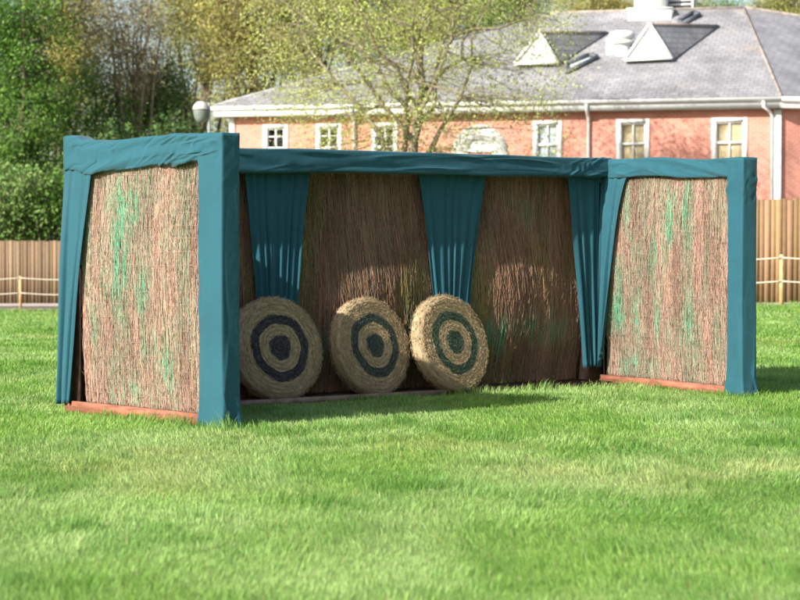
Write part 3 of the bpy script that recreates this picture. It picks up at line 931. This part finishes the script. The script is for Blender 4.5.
# ------------------------------------------------------------------ the brick house
def make_house():
    A = P(214, 105, 75.2); B = P(781, 96.5, 70.0)
    ZE = 6.07
    A[2] = B[2] = ZE
    e = (B - A); Lf = np.linalg.norm(e); e /= Lf
    n = np.array([-e[1], e[0], 0.])
    UP = np.array([0, 0, 1.])
    pitch = math.radians(28.6); run = 6.6; rise = run * math.tan(pitch)
    # right wing turned back by 30 degrees
    th = math.radians(33)
    e2 = np.array([e[0] * math.cos(th) - e[1] * math.sin(th), e[0] * math.sin(th) + e[1] * math.cos(th), 0])
    n2 = np.array([-e2[1], e2[0], 0.])
    E = B + e2 * 13.
    root = thing('brick_house', 'red brick house with grey slate roof and white gablets behind the booth', 'house', (A[0] + 9, A[1] + 3, 0.))
    nroof = -n * math.sin(pitch) + UP * math.cos(pitch)      # front roof normal
    half = (PI - th) / 2
    D = B + n * run - e * run / math.tan(half); D[2] = ZE + rise
    Cc = hit(545, 25, A, nroof)
    Cc = A + n * run + e * np.dot(Cc - A, e); Cc[2] = ZE + rise
    F = D + e2 * 9.5; F[2] = ZE + rise - 1.0
    A2 = A + n * run * 2; E2 = E + n2 * run * 1.6; B2 = B + n * run * 2.3
    mb = MB()
    def face(pts, u, o):
        pts = [np.asarray(p, float) for p in pts]
        upv = np.cross(np.cross(pts[1] - pts[0], pts[2] - pts[0]) / np.linalg.norm(np.cross(pts[1] - pts[0], pts[2] - pts[0])), u)
        mb.poly(pts, [(np.dot(p - o, u), np.dot(p - o, upv)) for p in pts])
    face([A, B, D, Cc], e, A); face([B, E, F, D], e2, B)
    face([A2, A, Cc], -n, A2); face([B2, A2, Cc, D], -e, B2); face([E2, B2, D, F], -e2, E2); face([E, E2, F], n2, E)
    # lower closing sheet (soffit level) keeps it solid
    roof = mb.build('roof', M['slate'], root)
    def rp(px, py): return hit(px, py, A, nroof)
    # hip and ridge tiles
    mb = MB()
    def ridge(a, b, rad=.10, step=.45):
        a, b = np.asarray(a), np.asarray(b); L = np.linalg.norm(b - a); k = 1; d = (b - a) / L
        for i in range(k):
            p0, p1 = a + d * (i * L / k), a + d * ((i + 1) * L / k - .012)
            mb.tube([p0 + UP * .015, p1 + UP * .015], rad * (1 + .04 * (i % 2)), 8)
    ridge(B, D, .045); ridge(Cc, D, .06); ridge(D, F, .06)
    mb.build('ridge_tiles', M['ridge'], roof, True)
    mb = MB(); ridge(A, Cc, .06); mb.build('ridge_tiles', M['slatehip'], roof, True)
    # walls
    a0 = A + e * .55 + n * .42; b0 = B - e * .12 + n * .42
    Lw = np.linalg.norm((b0 - a0)[:2]); zt, zb = ZE - .36, -1.2
    def wt(px):                         # distance along the front wall for a pixel column
        q = hit(px, 140, a0, n); return float(np.dot(q - a0, e))
    zh, zs = 5.42, 3.85
    spans = [(263, 288, 'dark'), (316, 342, 'dark'), (372, 398, 'dark'), (533, 562, 'white'), (616.5, 649.5, 'ochre'), (711.5, 747.5, 'ochre')]
    ops = [(wt(x0), wt(x1), k) for x0, x1, k in spans]
    mb = MB()
    def rect(t0, t1, z0, z1, o=a0, u=e, s=0.):
        pts = [o + u * t0, o + u * t1, o + u * t1, o + u * t0]
        pts = [np.array([p[0], p[1], z]) for p, z in zip(pts, (z0, z0, z1, z1))]
        mb.poly(pts, [(t0 + s, z0), (t1 + s, z0), (t1 + s, z1), (t0 + s, z1)])
    cur = 0.
    for t0, t1, k in ops:
        rect(cur, t0, zb, zt); rect(t0, t1, zh, zt); rect(t0, t1, zb, zs); cur = t1
        for tt, sgn in ((t0, 1), (t1, -1)):      # brick reveals
            p0 = a0 + e * tt; p1 = p0 + n * .12
            mb.poly([np.array([p0[0], p0[1], zs]), np.array([p1[0], p1[1], zs]), np.array([p1[0], p1[1], zh]), np.array([p0[0], p0[1], zh])], [(0, zs), (.12, zs), (.12, zh), (0, zh)])
    rect(cur, Lw, zb, zt)
    w2 = b0 + e2 * 12.5
    rect(0, 12.5, zb, zt, b0, e2, Lw)
    a3 = A2 + e * .55 - n * .42; w3 = w2 + n2 * 9
    for (p, q) in ((a3, a0), (w2, w3), (w3, a3)):
        d = q - p; d[2] = 0; L = np.linalg.norm(d); rect(0, L, zb, zt, p, d / L)
    mb.build('wall', M['brick'], root)
    # dark sheet, its colour standing for the unlit interior behind the windows
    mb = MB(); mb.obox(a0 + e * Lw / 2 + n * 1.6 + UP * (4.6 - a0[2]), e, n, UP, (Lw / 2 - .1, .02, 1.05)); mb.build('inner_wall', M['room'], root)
    # eaves: soffit, fascia, gutter
    mb = MB()
    def zp(p, z): return np.array([p[0], p[1], z])
    for (p, q, nn) in ((A, B, n), (B, E, n2)):
        mb.obox(zp((p + q) / 2 + nn * .26, ZE - .368), (q - p) / np.linalg.norm(q - p), nn, UP, (np.linalg.norm(q - p) / 2 + .01, .23, .012))
    mb.build('soffit', M['soffit'], root)
    mb = MB()
    for (p, q, nn) in ((A, B, n), (B, E, n2), (A2, A, e)):
        mb.obox(zp((p + q) / 2 + nn * .02, ZE - .20), (q - p) / np.linalg.norm(q - p), nn, UP, (np.linalg.norm(q - p) / 2 + .012, .018, .165))
    mb.build('fascia', M['white'], root)
    mb = MB()
    for (p, q, nn) in ((A, B, n), (B, E, n2), (A2, A, e)):
        L = np.linalg.norm(q - p); u = (q - p) / L
        pr = [(-.02, -.02), (-.13, -.02), (-.135, -.035), (-.125, -.10), (-.08, -.15), (-.02, -.16)]
        V = [zp(o_ + nn * y, ZE + z) for o_ in (p - u * .03, q + u * .03) for (y, z) in pr]
        k = len(pr)
        mb.add(V, [np.array([[i, i + 1, k + i + 1, k + i] for i in range(k - 1)]), np.array([list(range(k))[::-1], list(range(k, 2 * k))])])
    mb.build('gutter', M['white'], root)
    # downpipes and white corner board
    def pipe(px, neck=False):
        t = wt(px); p = a0 + e * t
        mb = MB()
        pts = [zp(p - n * .50, ZE - .16), zp(p - n * .48, ZE - .32), zp(p - n * .30 + e * (.16 if neck else 0), ZE - .46), zp(p - n * .08 + e * (.24 if neck else 0), ZE - .62), zp(p - n * .07 + e * (.24 if neck else 0), zb + .3)]
        mb.tube(pts, .055, 10); mb.build('downpipe', M['white'], root, True)
    pipe(355.); pipe(589.); pipe(765., True)
    mb = MB(); mb.obox(zp(b0 - e * .02 - n * .03, (zt + zb) / 2), e, n, UP, (.12, .03, (zt - zb) / 2 - .01)); mb.build('corner_board', M['white'], root); mb = MB(); mb.obox(zp(a0 - e * .02 - n * .03, (zt + zb) / 2), e, n, UP, (.09, .03, (zt - zb) / 2 - .01))
    mb.build('corner_board', M['white'], root)
    # windows
    for t0, t1, kind in ops:
        f = MB(); wd = t1 - t0; c = a0 + e * (t0 + t1) / 2
        def fb(tc, zc, ht, hz, dep, dy):
            f.obox(zp(a0 + e * tc + n * dy, zc), e, n, UP, (ht, dep, hz))
        ar = .12
        fb(t0 + ar / 2 + .02, (zh + zs) / 2, ar / 2 + .02, (zh - zs) / 2, .05, .01); fb(t1 - ar / 2, (zh + zs) / 2, ar / 2, (zh - zs) / 2, .05, .01)
        fb((t0 + t1) / 2, zh - ar / 2, wd / 2 - ar, ar / 2, .05, .008)
        fb((t0 + t1) / 2, (zh + zs) / 2 - .03, wd / 2 - ar, .035, .03, .045)
        fb((t0 + t1) / 2, (zh + zs) / 2, .024, (zh - zs) / 2 - ar, .022, .050)
        for sg in (-1, 1):
            fb((t0 + t1) / 2 + sg * (wd / 2 - ar - .03), (zh + zs) / 2, .03, (zh - zs) / 2 - ar, .025, .046)
        fb((t0 + t1) / 2, zh - ar - .03, wd / 2 - ar, .03, .025, .047)
        if kind == 'dark':
            fb((t0 + t1) / 2, zh - .42, wd / 2 - ar, .018, .02, .049)
        win = f.build('window', M['white'], root)
        g = MB(); g.obox(zp(c + n * .075, (zh + zs) / 2), e, n, UP, (wd / 2 - ar - .005, .003, (zh - zs) / 2 - .03)); g.build('pane', M['glass'], win)
        s_ = MB(); s_.obox(zp(c - n * .06, zs + .03), e, n, UP, (wd / 2 + .04, .09, .035)); s_.build('sill', M['white'], win)
        if kind != 'dark':
            bl = MB()
            k = 30; tt = np.linspace(-wd / 2 + ar, wd / 2 - ar, k)
            V = [zp(c + e * q + n * (.10 + .008 * math.sin(i * 1.9)), z) for z in (zs, zh) for i, q in enumerate(tt)]
            bl.add(V, [np.array([[i, i + 1, k + i + 1, k + i] for i in range(k - 1)])])
            b_ = bl.build('blind', M['ochre'] if False else (M['blind'] if kind == 'ochre' else M['paleblind']), win, True)
    # white arched window head, seen through the tree
    q = hit(480, 152, a0, n); mb = MB(); R0, R1 = .95, .40
    k = 28; ang = np.linspace(0, PI, k)
    V = []
    for dy in (-.07, .02):
        for Rr in (R0, R1):
            V += [q + e * Rr * math.cos(t) + UP * Rr * .98 * math.sin(t) + n * dy for t in ang]
    Fq = []
    for i in range(k - 1):
        Fq += [[i, i + 1, k + i + 1, k + i], [i, 2 * k + i, 2 * k + i + 1, i + 1], [k + i, k + i + 1, 3 * k + i + 1, 3 * k + i]]
    mb.add(V, [np.array(Fq)])
    for sg in (-1, 1):
        mb.obox(q + e * sg * (R0 + R1) / 2 - UP * .8 - n * .025, e, n, UP, ((R0 - R1) / 2, .045, .8))
    arch = mb.build('arched_window', M['white'], root)
    mb.poly(V); mb.build('blind', M['paleblind'], arch)
    # gablets on the roof
    for (ax, ay, lx, ly, rx, ry, ex, ey) in ((540, 32, 516, 65, 560, 63.5, 607, 33.5), (650, 24, 626, 61, 674, 59, 718, 27)):
        Lp, Rp, Ep = rp(lx, ly), rp(rx, ry), rp(ex, ey)
        front = -n * .28
        Lf_, Rf_ = Lp + front, Rp + front
        mid = (Lf_ + Rf_) / 2
        ap = hit(ax, ay, mid, n)
        Ep = Ep + nroof * .01
        g = MB()
        # sloping slated sides, with the eaves set a little proud of the gable
        Lp_, Rp_ = Lp - nroof * .05, Rp - nroof * .05
        for tri in ([Rf_, Rp_, Ep, ap], [Lp_, Lf_, ap, Ep]):
            u = tri[2] - tri[3]; u = u / np.linalg.norm(u)
            nn = np.cross(tri[0] - tri[3], tri[2] - tri[3]); nn /= np.linalg.norm(nn)
            vv = np.cross(nn, u)
            g.poly(tri, [(np.dot(p, u), np.dot(p, vv)) for p in tri])
        go = g.build('gablet', M['slate'], roof)
        w_ = MB(); th_ = -n * .06
        w_.poly([Lf_ + th_, Rf_ + th_, ap + th_]); w_.poly([Lf_, ap, Rf_]); w_.poly([Lf_ + th_, ap + th_, ap, Lf_]); w_.poly([ap + th_, Rf_ + th_, Rf_, ap]); w_.poly([Lf_, Rf_, Rf_ + th_, Lf_ + th_])
        w_.poly([Lf_, Lp_, Rp_, Rf_])
        for s0, s1 in ((Lf_, ap), (ap, Rf_), (Lf_, Rf_)):
            w_.bar(s0 - n * .09, s1 - n * .09, n, .09, .05)
        w_.build('gable_board', M['white'], roof)
        w_ = MB(); w_.bar(Rp + nroof * .02, Ep + nroof * .03, nroof, .14, .03); w_.build('valley_lead', M['lead'], roof)
        w_ = MB()
        Lr = np.linalg.norm(Ep - ap); d = (Ep - ap) / Lr
        kk = int(Lr / .4)
        w_.tube([ap + UP * .02, (ap + Ep) / 2 + UP * .02, Ep + UP * .02], .055, 8)
        w_.build('ridge_tiles', M['ridge'], roof, True)
    # roof lights
    for (quad, lift, col) in (([(567, 74), (566.5, 66), (589, 57), (598, 59)], .10, 1), ([(682, 26), (679, 22), (694, 14.5), (700, 17)], .10, 0)):
        c = rp(sum(q[0] for q in quad) / 4, sum(q[1] for q in quad) / 4)
        a_, b_ = rp(*quad[1]), rp(*quad[3]); c0, c1 = rp(*quad[0]), rp(*quad[2])
        f = MB()
        ring = [c0, b_, c1, a_]
        for i in range(4):
            f.bar(ring[i] + nroof * .07, ring[(i + 1) % 4] + nroof * .07, nroof, .10, .16)
        fr = f.build('skylight', M['lead'], roof)
        g = MB(); g.poly([p + nroof * .12 for p in ring]); g.build('pane', M['glass'], fr)
        g = MB(); g.poly([p + nroof * .015 for p in ring]); g.build('blind', M['paleblind'] if col else M['room'], fr)  # pale sheet stands for reflected sky, dark one for the unlit opening
    # mushroom vent
    vb = rp(622, 52)
    mb = MB()
    mb.lathe([(.30, -.3), (.30, .30)], vb, 24)
    mb.lathe([(.001, .74), (.30, .72), (.42, .66), (.45, .60), (.45, .50), (.40, .46), (.33, .44), (.33, .40), (.42, .38), (.42, .28), (.31, .26), (.001, .26)], vb, 28)
    mb.build('roof_vent', M['white'], roof, True)
    mb = MB(); mb.obox(vb - e * .30 + UP * .16 + n * .05, e, n, UP, (.22, .25, .32)); mb.build('vent_box', M['white'], roof)
    # cupola on the ridge
    def up_(px, py): return hit(px, py, rp(650, 20), n)
    bl_, br_ = up_(628, 20), up_(671, 20); tp_ = up_(628, 9)
    wdt = np.linalg.norm(br_ - bl_); cc = (bl_ + br_) / 2
    mb = MB(); hgt = tp_[2] - bl_[2]
    mb.obox(cc + n * wdt / 2 + UP * (hgt / 2 - .25), e, n, UP, (wdt / 2, wdt / 2, hgt / 2 + .25))
    mb.obox(cc + n * wdt / 2 + UP * (hgt + .02), e, n, UP, (wdt / 2 + .05, wdt / 2 + .05, .03))
    mb.obox(cc + n * (wdt / 2) - e * .02 + UP * (hgt + .6), e, n, UP, (wdt * .36, wdt * .36, .56))
    cup = mb.build('cupola', M['white'], roof)
    mb = MB()
    lc = cc + n * (wdt / 2 + .25) + e * (wdt * .36 + .40)
    for i in range(9):
        mb.obox(lc + UP * (hgt - .35 + i * .15), e, n * .8 + UP * .6, np.cross(e, n * .8 + UP * .6), (.45, .06, .012))
    for sg in (-1, 1):
        mb.obox(lc + e * sg * .45 + UP * (hgt + .25), e, n, UP, (.03, .06, .75))
    mb.build('louvre', M['white'], cup)
    mb = MB(); mb.obox(lc + n * .30 + UP * (hgt + .1), e, n, UP, (.45, .2, .85)); mb.build('louvre_box', M['metal'], cup)
    mb = MB()
    q = cc + n * wdt / 2 + UP * (hgt + 1.17); s_ = wdt * .5
    base = [q - e * s_ - n * s_, q + e * s_ - n * s_, q + e * s_ + n * s_, q - e * s_ + n * s_]
    for i in range(4): mb.poly([base[i], base[(i + 1) % 4], q + UP * .7])
    mb.poly(base[::-1]); mb.build('cupola_roof', M['lead'], cup)
    return root


make_house()


# ------------------------------------------------------------------ trees and shrubs
PAL = dict(
    green=[(.085, .20, .025), (.12, .25, .03), (.065, .16, .022), (.16, .28, .05)],
    dark=[(.055, .095, .022), (.06, .13, .025), (.035, .08, .02), (.08, .16, .035)],
    yellow=[(0.372, 0.318, 0.078), (0.324, 0.294, 0.078), (0.396, 0.36, 0.12), (0.288, 0.282, 0.09)],
    olive=[(0.282, 0.294, 0.078), (0.324, 0.324, 0.102), (0.24, 0.258, 0.066), (0.348, 0.336, 0.12)],
    lime=[(0.324, 0.396, 0.09), (0.384, 0.444, 0.12), (0.288, 0.348, 0.072), (0.408, 0.432, 0.156)],
    tan=[(.30, .24, .12), (.26, .235, .10), (.25, .25, .08), (.31, .26, .14)],
    mid=[(.12, .225, .05), (.16, .27, .06), (.10, .19, .045), (.22, .30, .09)],
)


def leaf_quads(pos, size, r, pal, drift):
    N = len(pos)
    nn = r.normal(0, .75, (N, 3)) + np.array([-.35, -.45, .75])      # leaves turn to the light
    nn /= np.linalg.norm(nn, axis=1, keepdims=True)
    d = r.normal(0, 1, (N, 3)); d -= nn * (d * nn).sum(1, keepdims=True); d /= np.linalg.norm(d, axis=1, keepdims=True)
    q = np.cross(nn, d); q -= d * (q * d).sum(1, keepdims=True); q /= np.linalg.norm(q, axis=1, keepdims=True)
    s = size * r.uniform(.6, 1.4, N)[:, None]
    V = np.stack([pos - d * s * .6, pos + q * s * .33, pos + d * s * .6, pos - q * s * .33], 1).reshape(-1, 3)
    Fq = np.arange(N * 4).reshape(-1, 4)
    pal = np.array(PAL[pal])
    c = pal[r.randint(0, len(pal), N)] * r.uniform(.75, 1.25, N)[:, None] * drift[:, None]
    return V, Fq, np.repeat(c, 4, 0)


def tree(name, label, base, H, tr, cz, rx, rz, clusters, per, leaf, sig, pal, seed, limbs=9, bark='bark', group='trees behind the fence and house', cat='tree', bareness=0., ry=None, low=.18, twigr=.012, lean=0.):
    r = RS(seed)
    base = np.asarray(base, float); ry = ry or rx
    root = thing(name, label, cat, base, group)
    segs, rads = [], []
    k = 8
    t = np.linspace(0, 1, k)
    top = base + np.array([lean + r.normal(0, .03) * H, r.normal(0, .03) * H, H * .86])
    tk = base[None] * (1 - t[:, None]) + top[None] * t[:, None]
    tk[1:-1, :2] += r.normal(0, .012 * H, (k - 2, 2))
    segs.append(tk); rads.append(tr * (1 - t) ** .8 + tr * .08 + tr * .5 * np.exp(-t * 22))
    nodes = [tk[2:]]; nrad = [rads[0][2:]]
    cen = base + np.array([lean * .7, 0, cz])
    for i in range(limbs):
        f = low + (.85 - low) * (i + r.rand() * .6) / limbs
        st = np.array([np.interp(f, t, tk[:, q]) for q in range(3)])
        az = i * 2.4 + r.uniform(-.4, .4)
        el = r.uniform(.1, .9)
        tgt = cen + np.array([math.cos(az) * math.cos(el) * rx, math.sin(az) * math.cos(el) * ry, math.sin(el) * rz * (1 if f > .3 else .4)]) * r.uniform(.62, .92)
        if tgt[2] < st[2]: tgt[2] = st[2] + r.uniform(0, .15) * rz
        tt = t[:, None]
        mid = st * .5 + tgt * .5 + np.array([0, 0, -.10 * np.linalg.norm(tgt - st)]) + r.normal(0, .05, 3) * rx
        pl = st * (1 - tt) ** 2 + 2 * mid * tt * (1 - tt) + tgt * tt ** 2
        pl[1:-1] += r.normal(0, .018 * rx, (k - 2, 3))
        r0 = np.interp(f, t, rads[0]) * .58
        segs.append(pl); rads.append(r0 * (1 - t) ** .9 + twigr)
        nodes.append(pl[2:]); nrad.append(rads[-1][2:])
    nd = np.concatenate(nodes)
    # clusters through the crown volume
    d = r.normal(0, 1, (clusters, 3)); d /= np.linalg.norm(d, axis=1, keepdims=True)
    rr = r.rand(clusters) ** .42
    lump = .72 + .5 * vnoise(np.arctan2(d[:, 1], d[:, 0]) * 1.6 + 9, d[:, 2] * 2.6, seed)
    cl = cen + d * (rr * lump)[:, None] * np.array([rx, ry, rz])
    cl = cl[cl[:, 2] > base[2] + .15]
    leaves = []
    drift = []
    for q in cl:
        i = np.argmin(np.linalg.norm(nd - q, axis=1) + .5 * np.maximum(0, nd[:, 2] - q[2]))
        st = nd[i]; tt = t[:, None]
        mid = (st + q) / 2 + r.normal(0, .12, 3) * np.linalg.norm(q - st) + np.array([0, 0, .05])
        pl = st * (1 - tt) ** 2 + 2 * mid * tt * (1 - tt) + q * tt ** 2
        segs.append(pl); rads.append(twigr * (1.1 - .75 * t))
        # side twigs
        for _ in range(2):
            j = r.randint(3, k); s0 = pl[j]
            e_ = s0 + r.normal(0, 1, 3) * sig * 1.3 + np.array([0, 0, sig * .4])
            segs.append(s0[None] * (1 - tt) + e_[None] * tt + np.array([0, 0, 1]) * (.12 * sig * np.sin(PI * tt))); rads.append(twigr * (.6 - .4 * t))
        m = int(per * r.uniform(.4, 1.5) * (0 if r.rand() < bareness else 1))
        if m:
            a = r.rand(m)
            on = pl[np.clip((a * .5 + .5) * (k - 1), 0, k - 1).astype(int)]
            p = np.where((r.rand(m) < .45)[:, None], on, q) + r.normal(0, 1, (m, 3)) * sig * np.array([1, 1, .75])
            leaves.append(p); drift.append(np.full(m, r.uniform(.7, 1.25)))
    mb = MB(); V, Fq = tubes_vf(np.array(segs[:1 + limbs]), np.array(rads[:1 + limbs]), 8); mb.add(V, [Fq])
    V, Fq = tubes_vf(np.array(segs[1 + limbs:]), np.array(rads[1 + limbs:]), 4); mb.add(V, [Fq])
    mb.build('trunk', M[bark], root, True)
    if leaves:
        V, Fq, c = leaf_quads(np.concatenate(leaves), leaf, r, pal, np.concatenate(drift))
        mb = MB(); mb.add(V, [Fq], None, c); mb.build('crown', M['leaf'], root, tint=True)
    return root


def gpos(px, Y):
    x = (px - 400) / F_PX * Y
    return np.array([x, Y, float(ground_z(x, Y))])


def bg_tree(label, px, Y, top, bot, wpx, pal, seed, per=70, clusters=190, leaf=.095, tr=.22, name='broadleaf_tree', **kw):
    b = gpos(px, Y); m = Y / F_PX
    zt = P(px, top, Y)[2]; zb_ = P(px, bot, Y)[2]
    H = zt - b[2]
    per = int(per * 1.75)
    return tree(name, label, b, H, tr, (zt + zb_) / 2 - b[2], wpx * m / 2, (zt - zb_) / 2, clusters, per, leaf, .38, pal, seed, **kw)


# the young tree in front of the house
tp = gpos(405, 63.)
tree('young_tree', 'slender young tree with sparse lime green leaves in front of the brick house', tp, 12.4, .19, 7.6, 5.9, 5.2, 640, 88, .062, .32, 'lime', 7, limbs=17, bark='barkpale', group=None, low=.27, twigr=.011)

bg_tree('bright green leafy tree at the far left edge above the long fence', 12, 84, -70, 225, 125, 'green', 1, per=105, clusters=300)
bg_tree('golden yellow spring tree, second from the left edge', 68, 93, -80, 120, 100, 'yellow', 2, per=75, clusters=230, limbs=12)
bg_tree('nearly bare brownish tree with fine twigs and thin tan leaf', 128, 88, -60, 125, 95, 'tan', 3, per=16, clusters=320, limbs=14, bark='barkpale', leaf=.10)
bg_tree('dark green dense tree standing low behind the booth corner', 95, 88, 60, 235, 105, 'green', 4, per=55, clusters=200)
bg_tree('mid green leafy tree left of the lamp post', 163, 90, 45, 190, 80, 'mid', 5, per=62, clusters=200)
bg_tree('tall olive tree with loose crown to the left above the lamp post', 200, 104, -90, 90, 110, 'olive', 6, per=80, clusters=230, limbs=12)
bg_tree('golden olive willow-like tree with dark forked limbs beside the house end', 252, 97, -90, 118, 130, 'yellow', 8, per=62, clusters=330, limbs=16, leaf=.105)
bg_tree('pale olive tree behind the left end of the slate roof', 318, 106, -90, 110, 120, 'olive', 9, per=75, clusters=260, limbs=12)
bg_tree('olive green tree directly behind the young lime tree', 392, 112, -80, 90, 130, 'olive', 10, per=80, clusters=250)
bg_tree('broad olive tree behind the roof, right of the young tree', 452, 106, -70, 70, 110, 'olive', 11, per=80, clusters=230)
bg_tree('dense deep green tree beside the sky gap above the roof', 506, 103, -60, 70, 75, 'mid', 12, per=80, clusters=200)
bg_tree('low amber tree above the roof ridge left of the white cupola', 592, 118, -22, 60, 100, 'yellow', 13, per=70, clusters=220)
bg_tree('amber and olive tree just behind the white cupola', 668, 120, -14, 60, 80, 'olive', 14, per=70, clusters=200)
bg_tree('grey green tree just topping the ridge near the roof hip', 722, 122, -2, 60, 60, 'mid', 15, per=60, clusters=160)
bg_tree('olive tree at the right edge behind the roof hip', 788, 114, -25, 60, 90, 'olive', 16, per=70, clusters=200)
bg_tree('pale green tree standing well left of the frame beyond the long fence', -95, 108, -60, 225, 130, 'mid', 31, per=60, clusters=200)
bg_tree('olive tree standing farthest left beyond the long fence', -190, 112, -50, 215, 140, 'olive', 32, per=55, clusters=200)
# shrubs in front of the wood, above the left fence
bg_tree('leafy shrub with yellowish lit leaves behind the fence at the far left edge', 8, 80, 150, 268, 95, 'mid', 21, per=34, clusters=120, tr=.06, leaf=.13, name='shrub', cat='shrub', group='shrubs behind the long fence', low=.05)
bg_tree('green shrub behind the fence beside the teal corner', 55, 81, 165, 268, 90, 'green', 22, per=34, clusters=120, tr=.06, leaf=.13, name='shrub', cat='shrub', group='shrubs behind the long fence', low=.05)
bg_tree('dark green shrub hidden lowest behind the booth', 112, 82, 125, 255, 95, 'dark', 23, per=50, clusters=130, tr=.06, leaf=.13, name='shrub', cat='shrub', group='shrubs behind the long fence', low=.05)
bg_tree('dark shrub at the foot of the lamp post', 178, 84, 122, 250, 85, 'dark', 24, per=50, clusters=120, tr=.06, leaf=.13, name='shrub', cat='shrub', group='shrubs behind the long fence', low=.05)


def far_wood():
    r = RS(99); N = 80000
    x = r.uniform(-60, 75, N); y = r.uniform(128, 150, N)
    topz = 6.5 + 5.0 * fbm(x * .16, y * .1, 3) + np.where(x < -8, 3.0, 0) - np.where(x > 8, 4.0, 0)
    z = topz * (1 - r.rand(N) ** 1.6)
    k = fbm(x * .5, z * .5 + y * .3, 8) > .42
    pos = np.stack([x, y, z + ground_z(x, y)], -1)[k]
    V, Fq, c = leaf_quads(pos, .30, r, 'olive', .5 + .6 * vnoise(pos[:, 0] * .4, pos[:, 2] * .4, 5))
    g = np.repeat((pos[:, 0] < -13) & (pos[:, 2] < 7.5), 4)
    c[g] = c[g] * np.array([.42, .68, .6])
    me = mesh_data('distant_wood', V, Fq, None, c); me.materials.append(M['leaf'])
    o = bpy.data.objects.new('distant_wood', me); C.objects.link(o)
    tag(o, 'far wood of olive and brown spring foliage behind everything', 'wood', kind='stuff')


far_wood()
